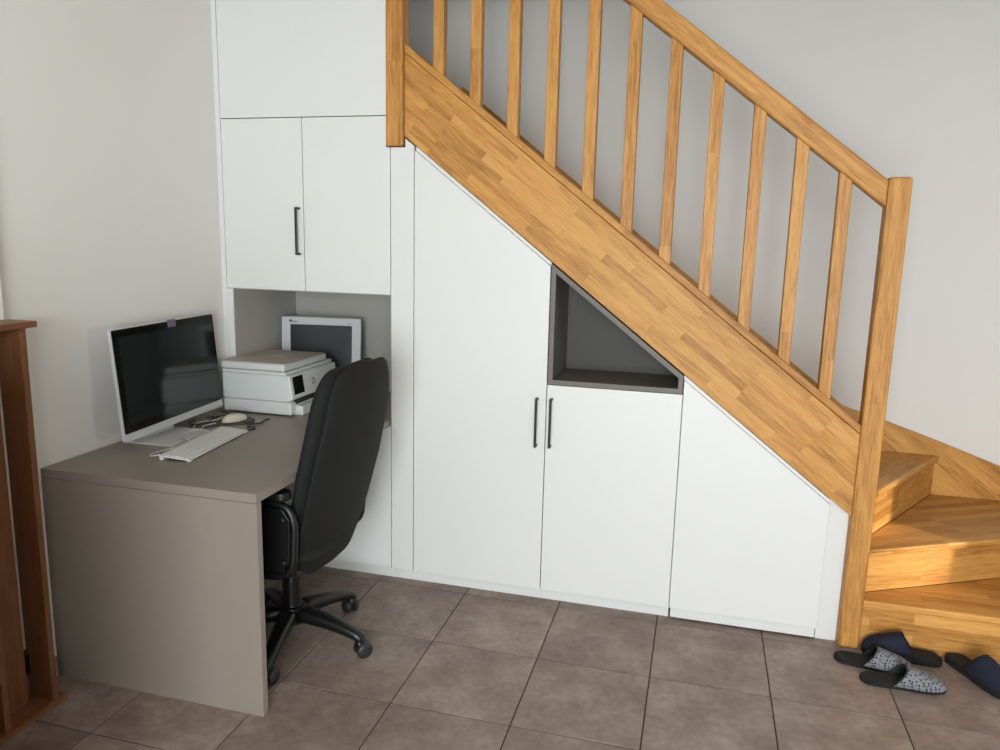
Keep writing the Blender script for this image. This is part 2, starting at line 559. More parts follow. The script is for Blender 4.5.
def riser(p, q, z0, z1, mat):
    p, q = Vector(p), Vector(q)
    d = (q - p).normalized(); nrm = perp(d) * 0.02
    return link('riser', prism([p, q, q + nrm, p + nrm], 'z', z0, z1), mat, stair)
riser((2.7455, 0.03 + ov - 0.02), (XS, 0.03 + ov - 0.02), 0.0, 0.19 - TH, W_x)
riser(at_x(n2b, n2d, 2.7455), at_x(n2b, n2d, XS), 0.19, 0.38 - TH, W_t2)
riser(at_x(n3b, n3d, 2.7455), at_y(n3b, n3d, WY), 0.38, 0.57 - TH, W_t3)
for k in range(4, 12):
    z = 0.19 * k
    x1 = 0.878 + (2.21 - z) / 0.7765
    if k == 4: x1 = 2.73
    x0 = 0.878 + (2.21 - z - 0.19) / 0.7765 - ov
    y0 = YS if k > 4 else 0.0665
    tread([(x0, y0), (x1, y0), (x1, WY), (x0, WY)], z, W_y)
    link('riser', box(x1 - ov - 0.018, x1 - ov, y0, WY, z - 0.19, z - TH), W_y, stair)

# ------------------------------------------------------------------ built-in cupboards
DT = 0.019                                      # door thickness
G = 0.0018                                      # half gap


def handle(parent, x, z0, z1):
    bm = bmesh.new()
    bbox(bm, x - 0.005, x + 0.005, -0.034, -0.026, z0, z1)
    bbox(bm, x - 0.005, x + 0.005, -0.026, 0.0, z0, z0 + 0.009)
    bbox(bm, x - 0.005, x + 0.005, -0.026, 0.0, z1 - 0.009, z1)
    return link('handle', bm, M_black, parent, bevel=0.0015, label='black metal bar handle')


def door(parent, poly, name='door'):
    return link(name, prism(poly, 'y', 0.0, DT), M_white, parent, bevel=0.0012)


def rect(x0, x1, z0, z1): return [(x0 + G, z0 + G), (x1 - G, z0 + G), (x1 - G, z1 - G), (x0 + G, z1 - G)]
def body(parent, poly, y1=0.55, y0=0.0205):
    return link('carcass', prism(poly, 'y', y0, y1), M_carc, parent)


xA, xB, xC, xD, xE = 0.8087, 0.9122, 1.4882, 2.0247, 2.5900
zb, zd, zu, zt = 0.0614, 0.7466, 1.2818, 2.0039
XL = 0.024                                       # width of the scribe strip on the wall

c = empty('overhead_cupboard', (0.4, 0.0, zt), 'top white cupboard panel reaching to the ceiling above the paired doors', 'cupboard')
door(c, rect(XL, 0.7925, zt, ZC - 0.004), 'front_panel')
body(c, [(XL, zt + 0.003), (0.788, zt + 0.003), (0.788, 2.23), (XL, 2.23)])

c = empty('wall_cupboard', (0.4, 0.0, zu), 'white two-door wall cupboard above the grey niche with one black handle', 'cupboard')
d1 = door(c, rect(XL, 0.4115, zu, zt)); handle(d1, 0.391, 1.437, 1.637)
door(c, [(0.4115 + G, zu + G), (xA - G, zu + G), (xA - G, 1.880), (0.790, 1.880), (0.790, zt - G), (0.4115 + G, zt - G)])
body(c, [(XL, zu + 0.003), (0.80, zu + 0.003), (0.80, 1.878), (0.788, 1.878), (0.788, zt - 0.003), (XL, zt - 0.003)])

o = link('scribe_strip', box(0.0, XL - 0.001, 0.0, 0.02, 0.0, ZC - 0.002), M_white, origin=(0.012, 0.0, 0.0), bevel=0.001)
tag(o, 'narrow white scribe strip between the left wall and the cupboards', 'filler strip')

ndep = 0.55
n = empty('desk_niche', (0.43, 0.0, zd), 'open grey niche behind the desk holding the printer and old monitor', 'niche')
link('side_panel', box(XL, 0.053, 0.0, ndep, zd + 0.0005, zu - 0.001), M_white, n, label='white niche side edge')
link('side_lining', box(0.053, 0.055, 0.004, ndep, zd + 0.0005, zu - 0.001), M_niche, n)
link('side_lining', box(xA - 0.003, xA - 0.001, 0.004, ndep, zd + 0.0005, zu - 0.001), M_niche, n)
link('back_panel', box(0.055, xA - 0.003, ndep - 0.012, ndep, zd + 0.0005, zu - 0.001), M_niche, n)
link('top_panel', box(0.055, xA - 0.003, 0.0205, ndep - 0.012, zu - 0.003, zu + 0.002), M_niche, n)

c = empty('base_cupboard', (0.4, 0.0, 0.0), 'low white cupboard under the desk behind the office chair', 'cupboard')
door(c, rect(XL, xA, zb, 0.7155))
body(c, [(XL, zb), (xA - 0.002, zb), (xA - 0.002, 0.7155), (XL, 0.7155)])
link('plinth', box(XL, xA + 0.001, 0.046, 0.06, 0.0, zb - 0.001), M_white, c)

filler = empty('filler_panel', (0.86, 0.0, 0.0), 'tall narrow white filler panel between the desk niche and the tall cupboard', 'filler panel')
xq = 0.9095
link('panel', prism([(xA + G, zb), (xB - G, zb), (xB - G, zbot(xB) - 0.004), (0.874, zbot(0.874) - 0.006), (0.874, 1.880), (xA + G, 1.880)], 'y', 0.0, DT), M_white, filler, bevel=0.0012)
link('plinth', box(xA + 0.002, xB, 0.046, 0.06, 0.0, zb - 0.001), M_white, filler)
link('upright', box(xA + 0.002, xB - 0.002, 0.0205, 0.55, zb, 1.84), M_carc, filler)

dz = 0.020
zdoor = lambda x: zbot(x) - dz
c = empty('tall_cupboard', (1.2, 0.0, 0.0), 'tallest white cupboard under the stairs with slanting top and black handle', 'cupboard')
d = door(c, [(xB + G, zb), (xC - G, zb), (xC - G, zdoor(xC - G)), (xB + G, zdoor(xB + G))]); handle(d, 1.452, 0.690, 0.894)
body(c, [(xB + 0.001, zb), (xC - 0.002, zb), (xC - 0.002, zbot(xC) - 0.004), (xB + 0.001, zbot(xB) - 0.004)])
link('plinth', box(xB + 0.001, xC, 0.046, 0.06, 0.0, zb - 0.001), M_white, c)

zn = 0.948
c = empty('middle_cupboard', (1.75, 0.0, 0.0), 'square-topped white cupboard below the triangular niche with black handle', 'cupboard')
d = door(c, [(xC + G, zb), (xD - G, zb), (xD - G, zn), (xC + G, zn)]); handle(d, 1.511, 0.692, 0.896)
body(c, [(xC, zb), (xD - 0.001, zb), (xD - 0.001, zn), (xC, zn)])
link('plinth', box(xC + 0.001, xD - 0.001, 0.046, 0.06, 0.0, zb - 0.001), M_white, c)

# triangular open niche: boards with their own thickness
nt = empty('triangular_niche', (1.75, 0.0, zn), 'open triangular taupe niche set into the white cupboards under the stairs', 'niche')
bt = 0.019
zs = lambda x: zbot(x) - 0.006
xl, xr = xC + 0.003, xD - 0.003
yn = 0.31
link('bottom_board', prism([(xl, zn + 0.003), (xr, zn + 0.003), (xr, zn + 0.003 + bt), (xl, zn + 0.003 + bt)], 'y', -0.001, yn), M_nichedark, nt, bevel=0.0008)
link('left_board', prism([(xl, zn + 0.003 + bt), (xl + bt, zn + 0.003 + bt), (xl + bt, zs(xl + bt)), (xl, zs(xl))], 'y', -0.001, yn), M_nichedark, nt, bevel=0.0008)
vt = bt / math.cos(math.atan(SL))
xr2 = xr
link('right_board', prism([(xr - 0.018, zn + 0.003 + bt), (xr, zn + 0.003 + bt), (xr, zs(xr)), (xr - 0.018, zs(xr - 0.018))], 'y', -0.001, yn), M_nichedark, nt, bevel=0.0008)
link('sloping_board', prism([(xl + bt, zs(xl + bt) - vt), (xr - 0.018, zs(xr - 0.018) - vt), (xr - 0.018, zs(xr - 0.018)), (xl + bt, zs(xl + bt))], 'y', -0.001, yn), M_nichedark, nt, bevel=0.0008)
link('back_board', prism([(xl, zn + 0.003), (xr, zn + 0.003), (xr, zs(xr)), (xl, zs(xl))], 'y', yn, yn + 0.012), M_nicheshade, nt)

c = empty('corner_cupboard', (2.3, 0.0, 0.0), 'lowest white cupboard front with slanting top beside the newel post', 'cupboard')
door(c, [(xD + G, zb), (xE - G, zb), (xE - G, zdoor(xE - G)), (xD + G, zdoor(xD + G))])
body(c, [(xD, zb), (xE - 0.002, zb), (xE - 0.002, zbot(xE) - 0.004), (xD, zbot(xD) - 0.004)], y0=0.0205)
link('plinth', box(xD + 0.006, xE - 0.004, 0.030, 0.045, 0.008, zb - 0.001), M_white, c, bevel=0.001)
link('filler', prism([(xE + 0.001, 0.0), (2.6675, 0.0), (2.6675, zbot(2.6675) - 0.002), (xE + 0.001, zbot(xE) - 0.002)], 'y', 0.045, 0.065), M_white, c, label='recessed white strip beside the newel post')

# ------------------------------------------------------------------ desk
desk = empty('desk', (0.4, -0.55, 0.0), 'taupe laminate desk with a full side panel against the left wall', 'desk')
DX, DY = 0.8045, -1.025
link('desktop', box(0.001, DX, DY, -0.001, 0.7166, zd), M_taupe, desk, bevel=0.0012)
link('niche_top', box(0.026, xA - 0.003, 0.0205, 0.54, 0.7166, zd), M_taupe, desk)
link('side_panel', box(0.001, DX, DY, DY + 0.028, 0.0, 0.7156), M_taupe, desk, bevel=0.0012)
link('wall_rail', box(0.001, 0.02, DY + 0.03, -0.01, 0.60, 0.7156), M_taupe, desk)

# ------------------------------------------------------------------ office chair
HX, HY = 0.655, -0.585
chair = empty('office_chair', (HX, HY, 0.0), 'black upholstered swivel office chair tucked under the taupe desk', 'chair')
for k in range(5):
    a = math.radians(-5 + 72 * k)
    dx, dy = math.cos(a), math.sin(a)
    px, py = -dy, dx
    bm = bmesh.new()
    rings = []
    for r, zc, hw, hh in ((0.02, 0.118, 0.030, 0.026), (0.07, 0.122, 0.029, 0.025), (0.16, 0.113, 0.025, 0.021), (0.24, 0.096, 0.021, 0.017), (0.275, 0.086, 0.019, 0.016), (0.298, 0.074, 0.016, 0.016), (0.305, 0.066, 0.012, 0.010)):
        ring = []
        for q in range(10):
            t = 2 * math.pi * q / 10
            cu, cv = math.cos(t), math.sin(t)
            cu = math.copysign(abs(cu) ** 0.6, cu); cv = math.copysign(abs(cv) ** 0.6, cv)
            ring.append(bm.verts.new((HX + dx * r + px * hw * 1.15 * cu, HY + dy * r + py * hw * 1.15 * cu, zc + hh * 1.12 * cv)))
        rings.append(ring)
    for i in range(len(rings) - 1):
        for q in range(10):
            bm.faces.new([rings[i][q], rings[i][(q + 1) % 10], rings[i + 1][(q + 1) % 10], rings[i + 1][q]])
    bm.faces.new(rings[0][::-1]); bm.faces.new(rings[-1])
    link('base_arm', bm, M_blackplastic, chair, smooth=True)
    cx, cy = HX + dx * 0.29, HY + dy * 0.29
    ca = link('castor', lathe([(0.016, 0.03), (0.019, 0.036), (0.019, 0.066), (0.012, 0.073)], (cx, cy, 0), seg=12), M_blackplastic, chair, smooth=True)
    # twin wheels, swivelled
    s = a + 0.9 + 0.5 * k
    ux, uy = math.cos(s), math.sin(s)
    for sgn in (-1, 1):
        bm = lathe([(0.008, -0.013), (0.024, -0.012), (0.030, -0.006), (0.030, 0.006), (0.024, 0.012), (0.008, 0.013)], (0, 0, 0), 'y', 18)
        bmesh.ops.rotate(bm, verts=bm.verts, cent=(0, 0, 0), matrix=Matrix.Rotation(s, 3, 'Z'))
        bmesh.ops.translate(bm, verts=bm.verts, vec=(cx - uy * 0.0155 * sgn + ux * 0.012, cy + ux * 0.0155 * sgn + uy * 0.012, 0.0302))
        link('wheel', bm, M_castor, ca, smooth=True)
link('gas_column', lathe([(0.048, 0.085), (0.05, 0.15), (0.034, 0.155), (0.034, 0.26), (0.026, 0.262), (0.026, 0.375)], (HX, HY, 0), seg=20), M_blackplastic, chair, smooth=False, bevel=0.002)
link('seat_mechanism', box(HX - 0.10, HX + 0.13, HY - 0.075, HY + 0.075, 0.355, 0.40), M_blackplastic, chair, bevel=0.01)


def cushion(cfun, n_ring=9, n_ang=48, e=0.42):
    """Closed pillow: cfun(u, v, s) -> world point, (u,v) in the unit superellipse disc, s = -1..1 across the thickness."""
    bm = bmesh.new()
    def pt(r, a, side):
        cu, cv = math.cos(a), math.sin(a)
        u = math.copysign(abs(cu) ** e, cu) * r; v = math.copysign(abs(cv) ** e, cv) * r
        th = max(0.0, 1 - r ** 5) ** 0.5
        return cfun(u, v, side * th)
    grid = {}
    for side in (1, -1):
        for i in range(n_ring + 1):
            r = math.sin(0.5 * math.pi * i / n_ring)
            for k in range(n_ang):
                if i == 0:
                    if k == 0: grid[(side, 0, 0)] = bm.verts.new(pt(0, 0, side))
                elif i == n_ring and side == -1:
                    grid[(side, i, k)] = grid[(1, i, k)]
                else:
                    grid[(side, i, k)] = bm.verts.new(pt(r, 2 * math.pi * k / n_ang, side))
    for side in (1, -1):
        for k in range(n_ang):
            q = (k + 1) % n_ang
            bm.faces.new([grid[(side, 0, 0)], grid[(side, 1, k)], grid[(side, 1, q)]])
            for i in range(1, n_ring):
                bm.faces.new([grid[(side, i, k)], grid[(side, i + 1, k)], grid[(side, i + 1, q)], grid[(side, i, q)]])
    return bm


link('seat', cushion(lambda u, v, s: (HX - 0.03 + 0.235 * u, HY - 0.015 + 0.205 * v, 0.445 + 0.045 * s - 0.015 * abs(u) ** 3)), M_fabric, chair, smooth=True)


def interp(x, tab):
    for (a, fa), (b, fb) in zip(tab, tab[1:]):
        if x <= b:
            t = max(0, min(1, (x - a) / (b - a)))
            return fa + (fb - fa) * t
    return tab[-1][1]


back_x = [(0.34, 0.822), (0.40, 0.836), (0.52, 0.868), (0.62, 0.893), (0.72, 0.920), (0.84, 0.950), (0.95, 0.970), (1.04, 0.980), (1.14, 0.984)]
half_w = [(0.32, 0.205), (0.42, 0.222), (0.55, 0.242), (0.68, 0.248), (0.85, 0.235), (1.0, 0.220), (1.14, 0.205)]
HB = HY + 0.012
ZM, ZH = 0.722, 0.378
YAW = math.radians(-4)
def back_pt(u, v, s, off, th, kz=1.0, kw=1.0):
    z = ZM + ZH * v * kz
    hw = interp(z, half_w) * kw
    x = sum(interp(z + d, back_x) for d in (-0.06, -0.03, 0, 0.03, 0.06)) / 5
    thz = th * interp(z, [(0.4, 0.65), (0.75, 1.0), (1.0, 1.05), (1.1, 1.0)])
    y = hw * u
    x = x - 0.025 * (u * u) + off * interp(z, [(0.4, 0.7), (0.8, 1.0)]) + thz * s
    return (x - y * math.sin(YAW) * 0.6, HB + y * math.cos(YAW), z)
br_ = link('backrest', cushion(lambda u, v, s: back_pt(u, v, s, -0.062, 0.046, 0.985, 0.985), e=0.36), M_fabric, chair, smooth=True)
link('back_shell', cushion(lambda u, v, s: back_pt(u, v, s, -0.012, 0.022), e=0.36), M_fabric, br_, smooth=True)
for sy in (-1, 1):
    y = HY + sy * 0.262
    pts = spline([(HX - 0.12, y - sy * 0.05, 0.405), (HX + 0.02, y, 0.395), (HX + 0.12, y, 0.400), (HX + 0.160, y, 0.435), (HX + 0.170, y, 0.53), (HX + 0.168, y, 0.60), (HX + 0.135, y, 0.645), (HX + 0.03, y, 0.655), (HX - 0.10, y, 0.655)], 6)
    arm = link('armrest', tube(pts, 0.013, 10), M_blackplastic, chair, smooth=True)
    link('arm_pad', prism([(HX - 0.005 + p[0], y + p[1]) for p in rrect(0.33, 0.065, 0.03)], 'z', 0.668, 0.698), M_blackplastic, arm, bevel=0.008)
    web = [(HX - 0.02, 0.405), (HX + 0.11, 0.410), (HX + 0.150, 0.445), (HX + 0.158, 0.60), (HX + 0.13, 0.635), (HX - 0.02, 0.645)]
    link('arm_web', prism(web, 'y', y - 0.006, y + 0.006), M_blackplastic, arm, bevel=0.002)
    for bz_ in (0.45, 0.60):
        link('bolt', lathe([(0.007, 0.0), (0.007, 0.003), (0.004, 0.005)], (HX + 0.135, y - 0.0062 - 0.005, bz_), 'y', 10), M_castor, arm, smooth=True)
link('back_bracket', tube(spline([(HX + 0.08, HY, 0.372), (HX + 0.14, HY, 0.375), (HX + 0.165, HY, 0.43), (HX + 0.17, HY, 0.50)], 5), 0.022, 8), M_blackplastic, chair, smooth=True)

# ------------------------------------------------------------------ all-in-one computer on the desk
zD = zd
imac = empty('desktop_computer', (0.09, -0.54, zD), 'silver and black all-in-one computer on the desk by the left wall', 'computer')
PB, PT = Vector((0.125, 0, 0.0)), None
ya, ta = 0.0806, 0.0811
bl = Vector((0.145 - 0.012 * math.sin(ya), -0.8117 + 0.012, 0.7876))
eu = Vector((-math.sin(ya), math.cos(ya), 0)); eh = Vector((math.cos(ya), math.sin(ya), 0))
ev = Vector((0, 0, 1)) * math.cos(ta) - eh * math.sin(ta); en = eu.cross(ev).normalized()   # en faces the room
WID, HEI = 0.637, 0.3995
def mp(u, v, w): return bl + eu * u + ev * v + en * w
def slab(u0, u1, v0, v1, w0, w1, r=0.0, bm=None):
    bm = bm or bmesh.new()
    if r > 0:
        poly = [(p[0] + (u0 + u1) / 2, p[1] + (v0 + v1) / 2) for p in rrect(u1 - u0, v1 - v0, r)]
    else:
        poly = [(u0, v0), (u1, v0), (u1, v1), (u0, v1)]
    A = [bm.verts.new(mp(u, v, w0)) for u, v in poly]; B = [bm.verts.new(mp(u, v, w1)) for u, v in poly]
    k = len(poly)
    bm.faces.new(A[::-1]); bm.faces.new(B)
    for i in range(k): bm.faces.new([A[i], A[(i + 1) % k], B[(i + 1) % k], B[i]])
    return bm
link('housing', slab(0, WID, 0, HEI, -0.012, 0.0, 0.008), M_silver, imac)
link('rear_bulge', slab(0.15, WID - 0.15, 0.05, HEI - 0.12, -0.028, -0.0122, 0.05), M_silver, imac)
bz = link('front_glass', slab(0.003, WID - 0.003, 0.028, HEI - 0.003, 0.0002, 0.0026, 0.006), M_bezel, imac, label='black glass front')
link('screen', slab(0.030, WID - 0.028, 0.058, HEI - 0.030, 0.0028, 0.0031), M_screen, bz, label='switched-off dark screen')
link('foot', prism([(p[0] + 0.130, p[1] - 0.555) for p in rrect(0.20, 0.24, 0.012)], 'z', zD, zD + 0.007), M_silver, imac, bevel=0.001)
link('stand_neck', prism([(0.035, zD + 0.0075), (0.075, zD + 0.0075), (0.072, zD + 0.15), (0.062, zD + 0.15)], 'y', -0.62, -0.46), M_silver, imac, bevel=0.002)
bm = slab(0.318, 0.370, HEI - 0.026, HEI + 0.003, 0.0035, 0.0045)
o = link('sticky_note', bm, M_purple, origin=tuple(mp(0.325, HEI - 0.04, 0.0035)))
tag(o, 'small purple paper note stuck over the top edge of the computer screen', 'note')

# ------------------------------------------------------------------ printer
pr = empty('printer', (0.22, 0.12, zD), 'white multifunction printer with beige lid on the desk in the niche', 'printer')
PX0, PX1, PY0, PY1 = 0.057, 0.392, -0.110, 0.312
link('base_body', box(PX0 + 0.004, PX1 + 0.002, PY0 - 0.004, PY1, zD + 0.006, zD + 0.062), M_pwhite, pr, bevel=0.008)
link('feet', box(PX0 + 0.03, PX1 - 0.05, PY0 + 0.02, PY1 - 0.02, zD, zD + 0.007), M_blackplastic, pr)
mb = prism([(PX0, zD + 0.063), (PX1 - 0.012, zD + 0.063), (PX1 + 0.010, zD + 0.075), (PX1 - 0.006, zD + 0.178), (PX0, zD + 0.178)], 'y', PY0, PY1)
main = link('main_body', mb, M_pwhite, pr, bevel=0.005)
# output slot: dark mouth on the front
link('output_slot', prism([(PX1 - 0.018, zD + 0.050), (PX1 + 0.0045, zD + 0.050), (PX1 + 0.0115, zD + 0.074), (PX1 - 0.018, zD + 0.074)], 'y', PY0 + 0.035, PY1 - 0.03), M_blackplastic, main)
link('scanner_base', box(PX0 + 0.001, PX1 - 0.022, PY0 - 0.002, PY1 - 0.004, zD + 0.1785, zD + 0.193), M_pwhite, pr, bevel=0.004)
link('scanner_lid', box(PX0 - 0.001, PX1 - 0.026, PY0 - 0.006, PY1 - 0.045, zD + 0.1945, zD + 0.226), M_pwhite, pr, bevel=0.009)
lid = link('lid_top', prism([(p[0] + (PX0 + PX1) / 2 - 0.013, p[1] + (PY0 + PY1) / 2 - 0.026) for p in rrect(0.316, 0.360, 0.02)], 'z', zD + 0.2262, zD + 0.2285), M_pbeige, pr)
link('logo_mark', prism([(p[0] + 0.215, p[1] + 0.08) for p in rrect(0.055, 0.018, 0.006)], 'z', zD + 0.2286, zD + 0.2289), M_marklight, lid)
# sloping control panel with touch screen
def cp(y, t, w):
    a = Vector((PX1 + 0.010, y, zD + 0.075)); b = Vector((PX1 - 0.006, y, zD + 0.178))
    d = (b - a); nrm = Vector((d.z, 0, -d.x)).normalized()
    return a + d * t + nrm * w
def cpslab(y0, y1, t0, t1, w):
    bm = bmesh.new()
    A = [bm.verts.new(cp(y, t, 0.0002)) for y, t in ((y0, t0), (y1, t0), (y1, t1), (y0, t1))]
    B = [bm.verts.new(cp(y, t, w)) for y, t in ((y0, t0), (y1, t0), (y1, t1), (y0, t1))]
    bm.faces.new(A); bm.faces.new(B[::-1])
    for i in range(4): bm.faces.new([A[i], B[i], B[(i + 1) % 4], A[(i + 1) % 4]])
    return bm
link('touch_screen', cpslab(PY0 + 0.022, PY0 + 0.105, 0.18, 0.92, 0.002), M_bezel, main, label='small black touch screen')
ring = []
for k in range(16):
    a = 2 * math.pi * k / 16
    ring.append(cp(0.085 + 0.014 * math.cos(a), 0.5 + 0.13 * math.sin(a), 0.001))
link('badge', tube(ring, 0.0016, 6, closed=True), M_markgrey, main)
tray = link('paper_tray', box(PX1 - 0.03, PX1 + 0.034, PY0 + 0.04, PY1 - 0.06, zD + 0.001, zD + 0.044), M_pwhite, pr, bevel=0.004)

# ------------------------------------------------------------------ old monitor leaning in the niche
mon = empty('monitor', (0.29, 0.43, zD), 'old white-framed monitor with dark screen leaning in the niche behind the printer', 'monitor')
LX0, LX1 = 0.008, 0.408
tilt = math.radians(4)
myaw = math.radians(9.6)
ly0, lz0, lh = 0.356, zD + 0.001, 0.371
def lp(x, v, w):
    back = v * math.sin(tilt) - w * math.cos(tilt)
    return Vector((0.066 + x * math.cos(myaw) - back * math.sin(myaw), ly0 + x * math.sin(myaw) + back * math.cos(myaw), lz0 + v * math.cos(tilt) + w * math.sin(tilt) + 0.004))
def lslab(x0, x1, v0, v1, w0, w1, r=0.0, bm=None):
    bm = bm or bmesh.new()
    poly = [(p[0] + (x0 + x1) / 2, p[1] + (v0 + v1) / 2) for p in rrect(x1 - x0, v1 - v0, r)] if r else [(x0, v0), (x1, v0), (x1, v1), (x0, v1)]
    A = [bm.verts.new(lp(x, v, w0)) for x, v in poly]; B = [bm.verts.new(lp(x, v, w1)) for x, v in poly]
    k = len(poly); bm.faces.new(A); bm.faces.new(B[::-1])
    for i in range(k): bm.faces.new([A[i], B[i], B[(i + 1) % k], A[(i + 1) % k]])
    return bm
FB = 0.044
link('rear_case', lslab(LX0 + 0.03, LX1 - 0.03, 0.03, lh - 0.03, -0.040, -0.0002, 0.02), M_blackplastic, mon)
fr = lslab(LX0, LX0 + FB, 0, lh, 0, 0.018)
lslab(LX1 - FB, LX1, 0, lh, 0, 0.018, bm=fr); lslab(LX0 + FB, LX1 - FB, 0, FB, 0, 0.018, bm=fr); lslab(LX0 + FB, LX1 - FB, lh - 0.036, lh, 0, 0.018, bm=fr)
bmesh.ops.remove_doubles(fr, verts=fr.verts, dist=1e-5)
fo = link('bezel', fr, M_silver, mon, bevel=0.003)
link('screen', lslab(LX0 + FB, LX1 - FB, FB, lh - 0.036, 0.0, 0.009), M_lcdscr, mon, label='dark switched-off screen')
mk = bmesh.new()
xx = LX0 + 0.040
for wdt, hgt in ((0.012, 0.011), (0.003, 0.006), (0.004, 0.006), (0.003, 0.005), (0.005, 0.005), (0.005, 0.005)):
    lslab(xx, xx + wdt, lh - 0.024, lh - 0.024 + hgt, 0.0182, 0.0188, bm=mk); xx += wdt + 0.0018
link('maker_mark', mk, M_markgrey, fo)
mk = bmesh.new(); xx = LX1 - 0.068
for wdt in (0.004, 0.003, 0.004, 0.003):
    lslab(xx, xx + wdt, lh - 0.028, lh - 0.024, 0.0182, 0.0188, bm=mk); xx += wdt + 0.0015
link('model_mark', mk, M_markgrey, fo)

# ------------------------------------------------------------------ keyboard
kb = empty('keyboard', (0.305, -0.595, zD), 'slim white keyboard lying on the desk in front of the computer', 'keyboard')
kf_l = Vector((0.412, -0.812)); kf_r = Vector((0.368, -0.402))
ku = (kf_r - kf_l).normalized(); kv = Vector((-ku.y, ku.x))               # kv points to the wall
KL, KD = 0.418, 0.116
def kp(u, v, w):
    p = kf_l + ku * u + kv * v
    return Vector((p.x, p.y, zD + 0.004 + 0.010 * v / KD + w))
def kslab(u0, u1, v0, v1, w0, w1, bm=None):
    bm = bm or bmesh.new()
    poly = [(u0, v0), (u1, v0), (u1, v1), (u0, v1)]
    A = [bm.verts.new(kp(u, v, w0)) for u, v in poly]; B = [bm.verts.new(kp(u, v, w1)) for u, v in poly]
    bm.faces.new(A[::-1]); bm.faces.new(B)
    for i in range(4): bm.faces.new([A[i], A[(i + 1) % 4], B[(i + 1) % 4], B[i]])
    return bm
link('base_plate', kslab(0, KL, 0, KD, 0.0, 0.005), M_key, kb, bevel=0.001)
bm = bmesh.new()
pts = [kp(0.004, KD - 0.009, -0.006), kp(KL - 0.004, KD - 0.009, -0.006)]
link('battery_bar', tube(pts, 0.0085, 12, bm), M_key, kb)
link('front_foot', kslab(0.002, 0.02, 0.002, 0.012, -0.004, 0.0), M_key, kb)
link('front_foot', kslab(KL - 0.02, KL - 0.002, 0.002, 0.012, -0.004, 0.0), M_key, kb)
rows = 6; vstep = (KD - 0.010) / rows; ncols = 20; ustep = (KL - 0.010) / ncols
kme = {}
for r in range(rows):
    u = 0.005; cidx = 0
    while cidx < ncols:
        wk = 1
        if r == 0 and cidx == 5: wk = 5
        u0 = 0.005 + cidx * ustep
        hgt = vstep if r < rows - 1 else vstep * 0.7
        link('key', kslab(u0 + 0.0013, u0 + wk * ustep - 0.0013, 0.005 + r * vstep + 0.0013, 0.005 + r * vstep + hgt - 0.0013, 0.0052, 0.0078), M_key, kb)
        cidx += wk
link('key_bed', kslab(0.004, KL - 0.004, 0.004, KD - 0.004, 0.00505, 0.0053), M_keygap, kb)

# ------------------------------------------------------------------ mouse, cables, mat
zD2 = zD + 0.0013
ms = empty('mouse', (0.215, -0.262, zD2), 'cream white computer mouse beside the keyboard near the printer', 'mouse')
md = Vector((0.05, 0.12)).normalized(); mperp = Vector((-md.y, md.x))
bm = bmesh.new(); rings = []
NR, NA = 10, 24
for i in range(NR + 1):
    f = i / NR
    ring = []
    for k in range(NA):
        a = 2 * math.pi * k / NA
        ru, rv = 0.057, 0.031
        rr = math.sqrt(max(0, 1 - f ** 2.6)) if i < NR else 0.0
        u = ru * math.cos(a) * rr + 0.004 * f; v = rv * math.sin(a) * rr
        p = Vector((0.215, -0.262)) + md * u + mperp * v
        ring.append(bm.verts.new((p.x, p.y, zD2 + 0.003 + 0.031 * f * (1 - 0.18 * u / ru))))
    rings.append(ring)
for i in range(NR):
    for k in range(NA): bm.faces.new([rings[i][k], rings[i][(k + 1) % NA], rings[i + 1][(k + 1) % NA], rings[i + 1][k]])
bm.faces.new(rings[0][::-1])
bmesh.ops.remove_doubles(bm, verts=bm.verts, dist=1e-5)
link('shell', bm, M_cream, ms, smooth=True)
link('underside', prism([tuple(Vector((0.215, -0.262)) + md * 0.05 * math.cos(a) + mperp * 0.026 * math.sin(a)) for a in [2 * math.pi * k / 20 for k in range(20)]], 'z', zD2, zD2 + 0.0035), M_markgrey, ms)

matpoly = [(0.105, -0.425), (0.15, -0.437), (0.175, -0.40), (0.215, -0.352), (0.262, -0.318), (0.292, -0.30), (0.305, -0.262), (0.288, -0.225), (0.262, -0.20), (0.236, -0.208), (0.205, -0.188), (0.165, -0.198), (0.13, -0.178), (0.105, -0.21), (0.10, -0.27), (0.088, -0.33)]
o = link('cloth', prism(matpoly, 'z', zD, zD + 0.0012), M_darkmat, origin=(0.19, -0.30, zD))
tag(o, 'flat dark cloth lying on the desk under the mouse and cables', 'cloth')
def cable(ctrl, rad, mat, label):
    pts = spline([(x, y, zD + 0.0014 + rad + dz_) for x, y, dz_ in ctrl], 8)
    o = link('cable', tube(pts, rad, 8), mat, origin=(ctrl[0][0], ctrl[0][1], zD), smooth=True)
    tag(o, label, 'cable')
    return o
cable([(0.283, -0.795, 0.008), (0.262, -0.812, 0.004), (0.235, -0.79, 0.0), (0.238, -0.735, 0.0), (0.252, -0.685, 0.0), (0.262, -0.64, 0.0), (0.272, -0.615, 0.0)], 0.0027, M_cablew, 'white cable looping off the near end of the keyboard')
cable([(0.278, -0.60, 0.0), (0.245, -0.605, 0.010), (0.20, -0.575, 0.010), (0.185, -0.52, 0.012), (0.205, -0.475, 0.012), (0.255, -0.470, 0.004), (0.275, -0.475, 0.0)], 0.0027, M_cablew, 'white cable arching between the computer foot and keyboard')
cable([(0.178, -0.335, 0.004), (0.15, -0.38, 0.0), (0.175, -0.415, 0.0), (0.14, -0.425, 0.0), (0.10, -0.34, 0.0), (0.135, -0.27, 0.0), (0.12, -0.20, 0.0)], 0.0024, M_cablew, 'thin pale cable tangled behind the mouse')
